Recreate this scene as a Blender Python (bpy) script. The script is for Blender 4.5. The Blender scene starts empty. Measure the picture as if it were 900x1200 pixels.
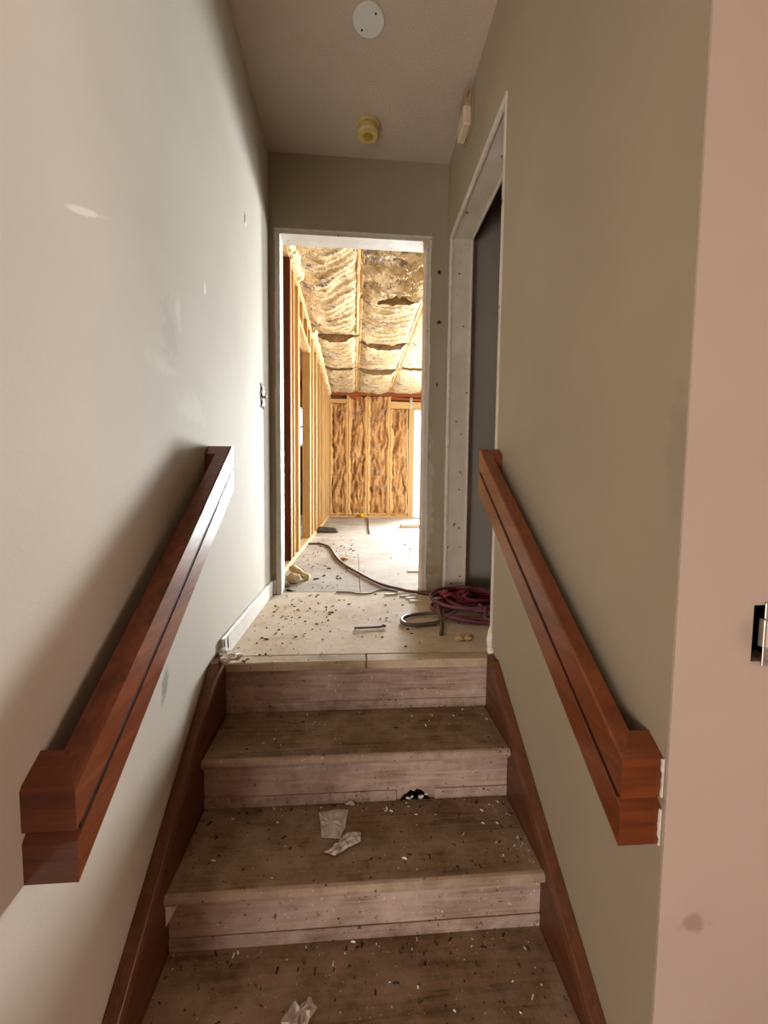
import bpy, bmesh, math, random
from mathutils import Vector, Matrix, noise
SC = bpy.context.scene
COL = SC.collection
R = random.Random(7)

# ------------------------------------------------------------------ camera, world, lights, exposure
def camera():
    f, pitch, yaw, roll = 471.4, -.0649, .075, .0105
    cp, sp, cy, sy, cr, sr = math.cos(pitch), math.sin(pitch), math.cos(yaw), math.sin(yaw), math.cos(roll), math.sin(roll)
    fwd = Vector((sy*cp, cy*cp, sp)); right = Vector((cy, -sy, 0)); up = right.cross(fwd)
    r2 = cr*right + sr*up; u2 = -sr*right + cr*up
    cd = bpy.data.cameras.new('camera'); cam = bpy.data.objects.new('camera', cd); COL.objects.link(cam)
    m = Matrix.Identity(4)
    for i in range(3):
        m[i][0] = r2[i]; m[i][1] = u2[i]; m[i][2] = -fwd[i]
    m[2][3] = .636
    cam.matrix_world = m
    cd.sensor_fit = 'VERTICAL'; cd.sensor_height = 24; cd.sensor_width = 18; cd.lens = 24*f/1200
    cd.clip_start = .02
    SC.camera = cam
camera()
w = bpy.data.worlds.new('sky'); SC.world = w; w.use_nodes = True
bg = w.node_tree.nodes['Background']; bg.inputs[0].default_value = (.80, .90, 1, 1); bg.inputs[1].default_value = 3.0
VS = SC.view_settings
VS.view_transform = 'Standard'; VS.look = 'None'; VS.gamma = 1; VS.use_curve_mapping = False; VS.exposure = 0.0
def area(name, loc, rot, sx, sy, power, col):
    l = bpy.data.lights.new(name, 'AREA'); l.shape = 'RECTANGLE'; l.size = sx; l.size_y = sy
    l.energy = power; l.color = col
    o = bpy.data.objects.new(name, l); COL.objects.link(o); o.location = loc; o.rotation_euler = rot
    return o
H = math.pi/2
gd = area('daylight_glass_door', (1.64, 8.32, 1.08), (-H, 0, math.radians(-14)), .86, 2.0, 295, (.93, .97, 1))      # shines -y
gd.data.spread = math.radians(75)
area('daylight_side_window', (2.78, 5.4, 1.15), (0, H, 0), 1.3, 3.9, 205, (.92, .97, 1))       # shines -x
area('daylight_side_room', (-1.03, 8.25, 1.78), (-H, 0, 0), .7, .8, 45, (.95, .98, 1))
area('daylight_lower_side', (2.98, -.15, .75), (0, H, 0), 1.5, .9, 26, (1, .60, .40))             # shines -x
area('daylight_lower_room', (-1.6, -2.9, -.05), (H, 0, 0), 1.6, 1.1, 96, (1, .86, .76))         # shines +y

# ------------------------------------------------------------------ materials
def lin(c):
    return tuple((v/255/12.92 if v/255 <= .04045 else ((v/255+.055)/1.055)**2.4) for v in c) + (1,)
class NT:
    def __init__(s, name, rough=.6, spec=.4):
        s.m = bpy.data.materials.new(name); s.m.use_nodes = True; s.t = s.m.node_tree
        s.b = s.t.nodes['Principled BSDF']; s.b.inputs['Roughness'].default_value = rough
        s.b.inputs['Specular IOR Level'].default_value = spec
        s.co = s.n('ShaderNodeTexCoord').outputs['Object']
    def n(s, k, **kw):
        nd = s.t.nodes.new(k)
        for a, v in kw.items(): setattr(nd, a, v)
        return nd
    def link(s, a, b): s.t.links.new(a, b)
    def mapping(s, scale=(1,1,1), loc=(0,0,0), rot=(0,0,0), typ='POINT', src=None):
        nd = s.n('ShaderNodeMapping', vector_type=typ)
        nd.inputs['Scale'].default_value = scale; nd.inputs['Location'].default_value = loc; nd.inputs['Rotation'].default_value = rot
        s.link(src or s.co, nd.inputs['Vector']); return nd.outputs[0]
    def noise(s, scale, detail=4, rough=.55, vec=None, dist=0):
        nd = s.n('ShaderNodeTexNoise'); nd.inputs['Scale'].default_value = scale; nd.inputs['Detail'].default_value = detail
        nd.inputs['Roughness'].default_value = rough; nd.inputs['Distortion'].default_value = dist
        s.link(vec or s.co, nd.inputs['Vector']); return nd.outputs['Fac']
    def rng(s, v, a, b, c=0, d=1, smooth=False):
        nd = s.n('ShaderNodeMapRange'); nd.clamp = True
        if smooth: nd.interpolation_type = 'SMOOTHSTEP'
        for i, x in enumerate((a, b, c, d)): nd.inputs[i+1].default_value = x
        s.link(v, nd.inputs[0]); return nd.outputs[0]
    def mul(s, a, b, op='MULTIPLY'):
        nd = s.n('ShaderNodeMath', operation=op)
        for i, x in enumerate((a, b)):
            if isinstance(x, (int, float)): nd.inputs[i].default_value = x
            else: s.link(x, nd.inputs[i])
        return nd.outputs[0]
    def mix(s, fac, a, b):
        nd = s.n('ShaderNodeMix', data_type='RGBA')
        if isinstance(fac, (int, float)): nd.inputs[0].default_value = fac
        else: s.link(fac, nd.inputs[0])
        for i, x in ((6, a), (7, b)):
            if isinstance(x, tuple): nd.inputs[i].default_value = x if len(x) == 4 else lin(x)
            else: s.link(x, nd.inputs[i])
        return nd.outputs[2]
    def color(s, c):
        if isinstance(c, tuple): s.b.inputs['Base Color'].default_value = c if len(c) == 4 else lin(c)
        else: s.link(c, s.b.inputs['Base Color'])
    def bump(s, h, strength=.3, dist=.01):
        nd = s.n('ShaderNodeBump'); nd.inputs['Strength'].default_value = strength; nd.inputs['Distance'].default_value = dist
        s.link(h, nd.inputs['Height']); s.link(nd.outputs[0], s.b.inputs['Normal'])
    def blot(s, c, r, col, base, rot=(0,0,0), soft=.5, amt=1, ragged=.5, ns=30):
        """a worn or stained spot with a shape of its own: ellipsoid at c, radii r"""
        v = s.mapping(scale=r, loc=c, rot=rot, typ='TEXTURE')
        ln = s.n('ShaderNodeVectorMath', operation='LENGTH'); s.link(v, ln.inputs[0])
        d = s.mul(ln.outputs['Value'], s.mul(s.mul(s.noise(ns, 3), .5, 'SUBTRACT'), ragged*2), 'ADD')
        return s.mix(s.mul(s.rng(d, 1, 1-soft), amt), base, col)
def plain(name, col, rough=.6, spec=.4, metal=0, vary=0, bump=0, scale=20):
    m = NT(name, rough, spec); m.b.inputs['Metallic'].default_value = metal
    if vary: m.color(m.mix(m.rng(m.noise(scale), .3, .7), tuple(int(c*(1-vary)) for c in col), tuple(min(255, int(c*(1+vary))) for c in col)))
    else: m.color(col)
    if bump: m.bump(m.noise(scale*2), bump, .004)
    return m.m
def wood(name, c1, c2, axis='z', rough=.5, spec=.4, grain=1.0, coat=0, fine=60):
    m = NT(name, rough, spec)
    sc = {'x': (.05, 1, 1), 'y': (1, .05, 1), 'z': (1, 1, .05)}[axis]
    v = m.mapping(sc)
    a = m.noise(fine*grain, 5, .6, v, 1.0); b = m.noise(9, 3, .5, v, .5); oi = m.n('ShaderNodeObjectInfo').outputs['Random']
    f = m.mul(m.rng(a, .35, .68), m.rng(b, .3, .7, .55, 1))
    c = m.mix(f, c2, c1)
    c = m.mix(m.rng(oi, 0, 1, 0, .35), c, tuple(int(x*.82) for x in c1))
    m.color(c); m.bump(a, .15, .003)
    if coat: m.b.inputs['Coat Weight'].default_value = coat; m.b.inputs['Coat Roughness'].default_value = .12
    return m.m
def wall_paint(name, col, blots=(), rough=.8):
    m = NT(name, rough, .16)
    c = m.mix(m.rng(m.noise(1.7, 4), .3, .7), tuple(int(x*.97) for x in col), tuple(min(255, int(x*1.03)) for x in col))
    for b in blots: c = m.blot(*b[:3], c, **(b[3] if len(b) > 3 else {}))
    m.color(c); m.bump(m.noise(160, 3), .12, .002)
    return m.m
def dusty(name, base, dust, dark, grain_axis=None, dsc=5, amt=(.35, .65), rough=.85, blots=(), speck=True):
    m = NT(name, rough, .2)
    if grain_axis:
        v = m.mapping({'x': (.07, 1, 1), 'y': (1, .07, 1)}[grain_axis])
        g = m.noise(42, 5, .6, v, 1.5); c = m.mix(m.rng(g, .35, .65), tuple(int(x*.72) for x in base), base)
    else:
        c = m.mix(m.rng(m.noise(14, 4), .3, .7), tuple(int(x*.85) for x in base), base)
    c = m.mix(m.rng(m.noise(dsc, 6, .65), *amt), c, dust)
    c = m.mix(m.mul(m.rng(m.noise(3.1, 5, .6), .55, .75), .6), c, dark)
    if speck:
        c = m.mix(m.mul(m.rng(m.noise(75, 2, .5), .67, .72), .8), c, tuple(int(x*.45) for x in dark))
        c = m.mix(m.mul(m.rng(m.noise(120, 2, .5, m.mapping(loc=(3, 7, 1))), .70, .75), .7), c, tuple(min(255, int(x*1.35)) for x in dust))
    for b in blots: c = m.blot(*b[:3], c, **(b[3] if len(b) > 3 else {}))
    m.color(c); m.bump(m.noise(60, 5, .7), .35, .004)
    return m.m
def paper(name, col, dark, ink, ink_amt=.7, rough=.7, st=(1, 1, 1)):
    """creased kraft facing with smudged rows of blue print"""
    m = NT(name, .85, .15)
    c = m.mix(m.rng(m.noise(7, 5, .6), .3, .7), dark, col)
    vr = m.n('ShaderNodeTexVoronoi', feature='DISTANCE_TO_EDGE'); vr.inputs['Scale'].default_value = 16
    wv = m.n('ShaderNodeVectorMath', operation='ADD'); m.link(m.mapping(st), wv.inputs[0])
    nz = m.n('ShaderNodeTexNoise'); nz.inputs['Scale'].default_value = 9; m.link(m.co, nz.inputs['Vector'])
    sc = m.n('ShaderNodeVectorMath', operation='SCALE'); sc.inputs['Scale'].default_value = .25
    m.link(nz.outputs['Color'], sc.inputs[0]); m.link(sc.outputs[0], wv.inputs[1]); m.link(wv.outputs[0], vr.inputs['Vector'])
    crease = m.rng(vr.outputs['Distance'], .0, .07)
    c = m.mix(m.mul(m.rng(vr.outputs['Distance'], .035, .0), .4), c, tuple(int(x*.5) for x in dark))
    pr = m.mul(m.rng(m.noise(4.2, 2), .54, .60), m.rng(m.noise(30, 3, .6), .47, .56))
    c = m.mix(m.mul(pr, ink_amt), c, ink)
    m.color(c)
    h = m.mul(crease, m.noise(26, 5, .65), 'ADD'); m.bump(h, .6, .02)
    return m.m
M = {}
def blotargs(**k): return k
M['hall_left'] = wall_paint('hall_paint_left', (190, 183, 168), [
    ((-.476, .78, 1.113), (.05, .075, .007), (228, 220, 208), blotargs(rot=(.44, 0, 0), ragged=.5, amt=.7)),
    ((-.476, 1.855, 1.781), (.05, .014, .03), (90, 82, 70), blotargs(ragged=.9, ns=60)),
    ((-.476, 1.87, 1.775), (.05, .008, .02), (232, 228, 218), blotargs(ragged=.7, ns=60)),
    ((-.476, 1.16, 1.10), (.05, .02, .06), (212, 206, 194), blotargs(ragged=.9, amt=.4)),
    ((-.476, 1.30, .60), (.05, .02, .05), (160, 153, 140), blotargs(ragged=1, amt=.4)),
    ((-.476, 1.10, 1.02), (.05, .05, .09), (165, 158, 143), blotargs(ragged=1, amt=.4)),
    ((-.476, 1.25, .86), (.05, .12, .05), (210, 204, 194), blotargs(ragged=1, amt=.35, ns=18)),
    ((-.476, 1.36, 1.26), (.05, .012, .03), (224, 218, 208), blotargs(ragged=.8, amt=.7)),
    ((-.476, 1.03, .125), (.05, .018, .055), (120, 116, 108), blotargs(rot=(-.35, 0, 0), ragged=.9, amt=.65)),
    ((-.476, 1.05, .93), (.05, .10, .02), (206, 199, 185), blotargs(ragged=1, amt=.35)),
])
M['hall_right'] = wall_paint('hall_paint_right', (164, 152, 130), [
    ((.523, .62, .70), (.05, .03, .12), (150, 140, 120), blotargs(ragged=1, amt=.4)),
    ((.523, 1.30, .30), (.05, .2, .1), (165, 152, 130), blotargs(ragged=1, amt=.4))])
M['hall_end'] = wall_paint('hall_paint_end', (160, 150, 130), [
    ((.477, 2.346, 1.854), (.011, .05, .016), (45, 38, 30), blotargs(ragged=.9, ns=80)),
    ((.482, 2.346, 1.575), (.016, .05, .014), (45, 38, 30), blotargs(ragged=.9, ns=80)),
    ((.476, 2.346, 1.223), (.008, .05, .018), (45, 38, 30), blotargs(ragged=.9, ns=80)),
    ((.47, 2.346, .14), (.05, .05, .035), (150, 125, 95), blotargs(ragged=.9, amt=.7)),
    ((.44, 2.346, .55), (.03, .05, .4), (205, 198, 180), blotargs(ragged=1.2, amt=.35))])
M['pink'] = wall_paint('lower_room_paint', (188, 171, 157), [
    ((.585, .60, -.11), (.03, .05, .02), (150, 120, 108), blotargs(ragged=1, amt=.6))])
M['closet'] = wall_paint('side_room_paint', (150, 144, 132))
M['ceil'] = (lambda m: (m.color(m.mix(m.rng(m.noise(3), .3, .7), (196, 182, 168), (206, 192, 178))), m.bump(m.noise(110, 4, .7), .8, .006), m.m)[2])(NT('textured_ceiling', .9, .2))
M['white_trim'] = plain('chipped_white_trim', (214, 208, 198), .45, .4, vary=.05, bump=.1, scale=30)
M['jamb'] = (lambda m: (m.color(m.mix(m.mul(m.rng(m.noise(30, 3), .66, .70), .8), m.mix(m.rng(m.noise(6, 4), .35, .7), (196, 186, 170), (215, 207, 194)), (70, 58, 45))), m.bump(m.noise(40), .2, .003), m.m)[2])(NT('scraped_jamb_paint', .6, .3))
M['jamb_wood'] = wood('bare_jamb_edge', (120, 80, 52), (80, 50, 32), 'z', .8)
M['rail'] = {a: wood('stained_rail_wood_'+a, (140, 74, 36), (88, 40, 16), a, .32, .4, coat=.4, fine=40) for a in 'xy'}
M['groove'] = plain('painted_groove_shade', (46, 20, 12), .7, .2)  # dark colour standing in for the shade inside the rail groove
M['trough'] = dusty('dusty_rail_back', (96, 78, 62), (128, 116, 100), (70, 56, 44), 'y', 8)
M['stringer'] = wood('stained_stringer_wood', (112, 68, 43), (78, 45, 28), 'y', .45, .35)
M['stringer_cap'] = wood('stained_stringer_cap', (124, 78, 52), (90, 54, 35), 'y', .4, .4)
M['tread'] = dusty('worn_tread_plywood', (144, 118, 90), (168, 146, 122), (76, 56, 40), 'x', 7, (.40, .66))
M['nosing'] = dusty('worn_nosing', (168, 144, 122), (184, 164, 144), (104, 80, 62), 'x', 8)
M['riser'] = dusty('stained_riser', (184, 158, 142), (200, 180, 168), (112, 82, 64), 'x', 5, (.4, .7))
M['cove'] = dusty('riser_base_strip', (172, 148, 132), (190, 170, 158), (104, 76, 58), 'x', 14)
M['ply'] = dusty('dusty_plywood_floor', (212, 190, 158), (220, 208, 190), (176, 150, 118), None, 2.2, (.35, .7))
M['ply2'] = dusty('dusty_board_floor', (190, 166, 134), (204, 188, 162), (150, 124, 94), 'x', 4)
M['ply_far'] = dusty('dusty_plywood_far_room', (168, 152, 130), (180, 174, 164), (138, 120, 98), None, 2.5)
M['stud'] = {a: wood('framing_lumber_'+a, (226, 186, 126), (190, 142, 84), a, .75, .25) for a in 'xyz'}
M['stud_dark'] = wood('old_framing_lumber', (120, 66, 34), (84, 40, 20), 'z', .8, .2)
M['red_lumber'] = wood('reddish_old_framing', (176, 98, 52), (128, 62, 30), 'x', .8, .2)
M['sheath'] = wood('old_sheathing_board', (142, 100, 62), (104, 68, 38), 'x', .9, .2)
M['kraft_ceil'] = paper('kraft_facing_ceiling', (230, 204, 160), (190, 158, 112), (84, 84, 108), .75, .7, (.45, 1.2, 1))
M['kraft_end'] = paper('kraft_end_flap', (170, 138, 98), (132, 102, 68), (84, 84, 108), .2)  # tan kraft, darkened so the shade of the end faces is in the colour
M['kraft_wall'] = paper('kraft_facing_wall', (214, 164, 106), (166, 118, 72), (76, 74, 92), .6, .7, (1.1, 1, .4))
M['flange'] = paper('kraft_flange', (226, 182, 120), (200, 152, 92), (110, 100, 100), .1)
M['fluff'] = paper('pale_insulation_wad', (238, 218, 172), (206, 178, 124), (120, 120, 90), .3)
M['white_door'] = plain('white_door_paint', (232, 234, 230), .4)
M['steel'] = plain('galvanised_steel', (190, 188, 182), .4, .5, .8, vary=.1)
M['black'] = plain('black_void', (8, 7, 6), .9, .1)
M['plaster'] = plain('broken_white_plaster', (226, 220, 208), .9, .1, vary=.08, bump=.6, scale=60)
M['cover'] = plain('white_cover_plate', (214, 218, 216), .4, .4, vary=.02)
M['yellowed'] = plain('yellowed_plastic', (206, 186, 122), .4, .4, vary=.06)
M['yellow_in'] = plain('yellowed_socket', (176, 140, 66), .4, .4, vary=.1)
M['beige'] = plain('beige_plastic', (206, 190, 166), .4, .4)
M['beige_dk'] = plain('brownish_plastic', (160, 138, 112), .5, .3)
M['hose'] = plain('brown_air_hose', (92, 66, 44), .45, .4, vary=.1)
M['greycord'] = plain('grey_cord', (96, 84, 74), .5, .4, vary=.1)
M['pinkcord'] = plain('dull_pink_hose', (112, 60, 72), .5, .4, vary=.15)
M['redcord'] = plain('crimson_cord', (112, 24, 46), .5, .4, vary=.15)
M['redcloth'] = plain('crimson_sheet', (160, 38, 70), .55, .4, vary=.15)
M['chip_white'] = plain('white_chip', (240, 238, 232), .8)
M['chip_tan'] = plain('tan_chip', (182, 150, 108), .8)
M['chip_dark'] = plain('dark_crumb', (56, 42, 30), .9)
M['scrap'] = (lambda m: (m.color(m.mix(m.rng(m.noise(40, 4), .3, .7), (188, 176, 164), (222, 214, 204))), m.bump(m.noise(90), .4, .004), m.m)[2])(NT('torn_paper', .6, .3))
M['ragdk'] = plain('dark_grey_cloth', (74, 72, 64), .9, .1, vary=.2, bump=.5)
M['yellow'] = plain('yellow_orange_foam', (236, 170, 36), .6, .3)
M['pale_board'] = wood('pale_board', (226, 210, 172), (202, 180, 138), 'x', .7)
M['fgfloor'] = dusty('lower_room_floor', (150, 112, 84), (165, 130, 104), (110, 78, 56), 'x', 4)
def glassmat():
    m = NT('window_glass', .05); t = m.t
    tr = m.n('ShaderNodeBsdfTransparent'); gl = m.n('ShaderNodeBsdfGlossy'); gl.inputs['Roughness'].default_value = .03
    fr = m.n('ShaderNodeFresnel'); fr.inputs[0].default_value = 1.45; mx = m.n('ShaderNodeMixShader')
    m.link(fr.outputs[0], mx.inputs[0]); m.link(tr.outputs[0], mx.inputs[1]); m.link(gl.outputs[0], mx.inputs[2])
    m.link(mx.outputs[0], t.nodes['Material Output'].inputs['Surface']); return m.m
M['glass'] = glassmat()

# ------------------------------------------------------------------ mesh helpers
class MB:
    def __init__(s): s.bm = bmesh.new()
    def box(s, x0, x1, y0, y1, z0, z1, bev=0):
        vs = [s.bm.verts.new((x, y, z)) for z in (z0, z1) for y in (y0, y1) for x in (x0, x1)]
        fs = [s.bm.faces.new([vs[i] for i in f]) for f in ((0,2,3,1),(4,5,7,6),(0,1,5,4),(2,6,7,3),(0,4,6,2),(1,3,7,5))]
        if bev:
            es = {e for f in fs for e in f.edges}
            bmesh.ops.bevel(s.bm, geom=list(es), offset=bev, segments=1, affect='EDGES')
        return s
    def prism(s, pts, vec, bev=0):
        """closed polygon pts (3D) swept along vec"""
        v = Vector(vec); a = [s.bm.verts.new(p) for p in pts]; b = [s.bm.verts.new(Vector(p)+v) for p in pts]
        n = len(pts); fs = [s.bm.faces.new(a), s.bm.faces.new(b[::-1])]
        for i in range(n): fs.append(s.bm.faces.new((a[i], b[i], b[(i+1) % n], a[(i+1) % n])))
        if bev: bmesh.ops.bevel(s.bm, geom=list({e for f in fs for e in f.edges}), offset=bev, segments=1, affect='EDGES')
        return s
    def loft(s, rings, closed=True, cap=True):
        rr = [[s.bm.verts.new(p) for p in r] for r in rings]; n = len(rr[0])
        for i in range(len(rr)-1):
            for j in range(n if closed else n-1):
                s.bm.faces.new((rr[i][j], rr[i][(j+1) % n], rr[i+1][(j+1) % n], rr[i+1][j]))
        if cap and closed:
            s.bm.faces.new(rr[0][::-1]); s.bm.faces.new(rr[-1])
        return s
    def lathe(s, prof, c, seg=32):
        """profile (radius, z) about a vertical axis at c"""
        return s.loft([[(c[0]+r*math.cos(2*math.pi*k/seg), c[1]+r*math.sin(2*math.pi*k/seg), c[2]+z) for k in range(seg)] for r, z in prof])
    def tube(s, pts, r, seg=8, smooth=6):
        P = [Vector(p) for p in pts]; out = []
        for i in range(len(P)-1):
            p0, p1, p2, p3 = P[max(i-1, 0)], P[i], P[i+1], P[min(i+2, len(P)-1)]
            for k in range(smooth):
                t = k/smooth
                out.append(.5*((2*p1)+(p2-p0)*t+(2*p0-5*p1+4*p2-p3)*t*t+(3*p1-p0-3*p2+p3)*t**3))
        out.append(P[-1]); rings = []
        for i, p in enumerate(out):
            d = (out[min(i+1, len(out)-1)]-out[max(i-1, 0)]).normalized()
            a = d.cross(Vector((0, 0, 1)));
            if a.length < 1e-3: a = Vector((1, 0, 0))
            a.normalize(); b = a.cross(d)
            rings.append([p+r*(math.cos(2*math.pi*k/seg)*a+math.sin(2*math.pi*k/seg)*b) for k in range(seg)])
        return s.loft(rings)
    def grid(s, fn, nu, nv):
        vs = [[s.bm.verts.new(fn(u/nu, v/nv)) for u in range(nu+1)] for v in range(nv+1)]
        for v in range(nv):
            for u in range(nu): s.bm.faces.new((vs[v][u], vs[v][u+1], vs[v+1][u+1], vs[v+1][u]))
        return s
    def blob(s, c, r, amp=.35, sub=2, seed=0, fr=2.0):
        m = bmesh.ops.create_icosphere(s.bm, subdivisions=sub, radius=1)
        for v in m['verts']:
            d = 1 + amp*noise.noise(v.co*fr+Vector((seed*3.1, seed*1.7, seed)))+amp*.5*noise.noise(v.co*fr*3+Vector((seed, 0, 0)))
            v.co = Vector(c)+Vector((v.co.x*r[0]*d, v.co.y*r[1]*d, v.co.z*r[2]*d))
        return s
    def build(s, name, mat, parent=None, org=None, smooth=False, solid=0):
        me = bpy.data.meshes.new(name)
        bmesh.ops.recalc_face_normals(s.bm, faces=s.bm.faces)
        o = org if org is not None else (wloc(parent) if parent else Vector((0, 0, 0)))
        o = Vector(o)
        for v in s.bm.verts: v.co -= o
        s.bm.to_mesh(me); s.bm.free()
        if smooth:
            for p in me.polygons: p.use_smooth = True
        me.materials.append(mat)
        ob = bpy.data.objects.new(name, me); COL.objects.link(ob)
        if parent: ob.parent = parent; ob.location = o - wloc(parent)
        else: ob.location = o
        if solid:
            md = ob.modifiers.new('thickness', 'SOLIDIFY'); md.thickness = solid; md.offset = 0
        return ob
def wloc(o):
    v = Vector(o.location); p = o.parent
    while p: v += Vector(p.location); p = p.parent
    return v
def empty(name, loc=(0, 0, 0)):
    o = bpy.data.objects.new(name, None); COL.objects.link(o); o.location = loc; o.empty_display_size = .1; return o
def tag(o, label, cat, group=None, kind=None):
    o['label'] = label; o['category'] = cat
    if group: o['group'] = group
    if kind: o['kind'] = kind
    return o
def struct(o, label=None):
    o['kind'] = 'structure'
    if label: o['label'] = label
    return o
def bx(name, mat, x0, x1, y0, y1, z0, z1, parent=None, bev=0): return MB().box(x0, x1, y0, y1, z0, z1, bev).build(name, mat, parent)
def wall_with_hole(name, mat, axis, a, b, u0, u1, z0, z1, hu0, hu1, hz0, hz1):
    """slab from a to b along the axis, spanning u and z, with one rectangular opening"""
    m = MB()
    def q(p0, p1, q0, q1):
        if p1-p0 > 1e-4 and q1-q0 > 1e-4:
            if axis == 'y': m.box(p0, p1, a, b, q0, q1)
            else: m.box(a, b, p0, p1, q0, q1)
    q(u0, hu0, z0, z1); q(hu1, u1, z0, z1); q(hu0, hu1, z0, hz0); q(hu0, hu1, hz1, z1)
    return struct(m.build(name, mat))

XL, XR, YF, YK, YJ, HD = -.476, .5226, 2.346, 1.468, 2.248, 2.015
Y1, Y2, Y3, Y4 = 1.427, 1.184, .9385, .70
Z2, Z3, Z4, Z5 = -.192, -.358, -.5235, -.70

# ------------------------------------------------------------------ setting: hall and lower room shell
struct(bx('wall_left', M['hall_left'], XL-.10, XL, .10, YF, Z5, 2.44))
# right hall wall: pieces round the side doorway
m = MB(); m.box(XR, XR+.115, .6058, YK, Z5, 2.44); m.box(XR, XR+.115, YJ+.018, YF, -.02, 2.44); m.box(XR, XR+.115, YK, YJ+.018, 1.985+.018, 2.44)
struct(m.build('wall_right', M['hall_right']))
# end wall with the doorway to the gutted room
m = MB(); m.box(XL-.1, -.4165-.018, YF, YF+.10, -.02, 2.44); m.box(.4025+.018, XR+.115, YF, YF+.10, -.02, 2.44); m.box(-.4345, .4205, YF, YF+.10, HD+.018, 2.44)
struct(m.build('wall_end', M['hall_end']))
# wall of the lower room that faces the viewer, with the hole for the switch box
m = MB()
for xa, ya, yb in ((XR+.0004, .6015, .6055), (XR+.1155, .6055, .70)):
    m.box(xa, .656, ya, yb, Z5, 2.44); m.box(.715, 2.9, ya, yb, Z5, 2.44); m.box(.656, .715, ya, yb, Z5, .352); m.box(.656, .715, ya, yb, .447, 2.44)
struct(m.build('wall_front', M['pink']))
struct(bx('ceiling', M['ceil'], -3.1, 3.0, -3.1, YF+.10, 2.44, 2.54))
struct(bx('wall_lower_left', M['pink'], -3.0, XL-.10, .10, .20, Z5, 2.44))
struct(bx('wall_lower_side', M['pink'], -3.1, -3.0, -3.1, .20, Z5, 2.44))
wall_with_hole('wall_lower_right', M['pink'], 'x', 2.9, 3.0, -3.1, .70, Z5, 2.44, -.6, .3, 0, 1.5)
wall_with_hole('wall_lower_back', M['pink'], 'y', -3.1, -3.0, -3.0, 2.9, Z5, 2.44, -2.4, -.8, -.65, .55)
fl = empty('floor'); struct(fl)
bx('lower_floor', M['fgfloor'], -3.0, 2.9, -3.0, 1.62, Z5-.1, Z5-.0005, fl)
# side room behind the right doorway
struct(bx('light_block_landing', M['black'], -3.0, 2.9, 1.62, 1.70, Z5-.1, -.1201))  # unseen black blocker, added to keep sky light out beneath the landing
struct(bx('light_block_right', M['black'], XR, XR+.115, YK+.001, 1.62, Z5, -.125))  # unseen black blocker, added to close the light leak on the right
struct(bx('wall_side_room_end', M['closet'], XR+.115, 1.9, YF, YF+.10, -.02, 2.44))
struct(bx('wall_side_room_right', M['closet'], 1.9, 2.0, .70, YF+.1, -.02, 2.44))

# ------------------------------------------------------------------ landing and far room floor, sheet by sheet
bx('subfloor', M['ply2'], -3.2, 2.72, Y1+.04, 8.3, -.12, -.0185, fl)
bx('nosing_board', M['ply2'], XL, .0465, Y1, 1.489, -.034, 0, fl, .004)
bx('nosing_board', M['ply2'], .0495, XR, Y1, 1.489, -.034, -.001, fl, .004)
bx('plywood_sheet', M['ply'], XL, XR+.1, 1.492, 2.385, -.018, 0, fl, .002)
bx('plywood_sheet', M['ply'], XR+.103, 1.9, .70, 2.345, -.018, -.001, fl, .002)
ys = [2.388, 3.72, 6.16, 8.3]
for j in range(3):
    xs = [-.58, .04, 1.26, 2.6] if j == 0 else ([-.58, .64, 1.86, 2.6] if j == 1 else [-.58, .21, 1.43, 2.6])
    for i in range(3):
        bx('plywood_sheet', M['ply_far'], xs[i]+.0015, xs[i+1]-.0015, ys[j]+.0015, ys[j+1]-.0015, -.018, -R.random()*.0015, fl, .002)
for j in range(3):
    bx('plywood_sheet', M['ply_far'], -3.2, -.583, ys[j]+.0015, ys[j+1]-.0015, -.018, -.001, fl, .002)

# ------------------------------------------------------------------ staircase
st = empty('staircase', (0, Y4, Z5))
tag(st, 'short flight of worn dusty wooden steps up to the landing between stained skirt boards', 'staircase')
SX0, SX1 = XL+.025, XR-.025
RIS = []
def tread(yn, yb, z, mat):
    t = MB().box(SX0, SX1, yn+.012, yb, z-.032, z, .002).build('tread', mat, st)
    n = MB(); seg = 6; c = []
    ring = [(0, yn+.012, z-.0305), (0, yn+.012, z)]
    for k in range(seg+1):
        a = math.pi/2+math.pi*k/seg
        ring.append((0, yn+.012+.012*math.cos(a), z-.0155+.0145*math.sin(a)))
    n.prism([(SX0-.002, p[1], p[2]) for p in ring[2:]], (SX1-SX0+.004, 0, 0)).build('nosing', M['nosing'], t)
def riser(y, z0, z1, hole=False):
    y1 = y+.02
    SX0, SX1 = (XL+.001, XR-.001) if z1 == -.035 else (XL+.025, XR-.025)
    if hole:
        m = MB(); r2 = random.Random(3)
        xs = [.152 + .096*k/9 for k in range(10)]; hz = [0, .014, .02, .03, .024, .032, .029, .022, .01, 0]
        pts = [(SX0, y, z0)] + [(x, y, z0+h+.001) for x, h in zip(xs, hz)] + [(SX1, y, z0), (SX1, y, z1), (SX0, y, z1)]
        rs = m.prism(pts, (0, .02, 0)).build('riser', M['riser'], st)
        MB().box(.14, .26, y+.019, y+.022, z0, z0+.04).build('hole_backing', M['black'], rs)
        f = MB()
        for k in range(9):
            x = .15+.1*r2.random(); f.blob((x, y-.003, z0+.005+.022*r2.random()*(1 if abs(x-.2) > .03 else .2)), (.002+.006*r2.random(), .002, .002+.003*r2.random()), .9, 1, k)
        f.build('splinters', M['plaster'], rs)
    else:
        rs = MB().box(SX0, SX1, y, y1, z0, z1).build('riser', M['riser'], st)
    if hole:
        for a, b in ((SX0, .14), (.262, SX1)): MB().box(a, b, y-.006, y, z0, z0+.034, .002).build('base_strip', M['cove'], rs)
    else:
        MB().box(SX0, SX1, y-.006, y, z0, z0+.034, .002).build('base_strip', M['cove'], rs)
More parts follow.
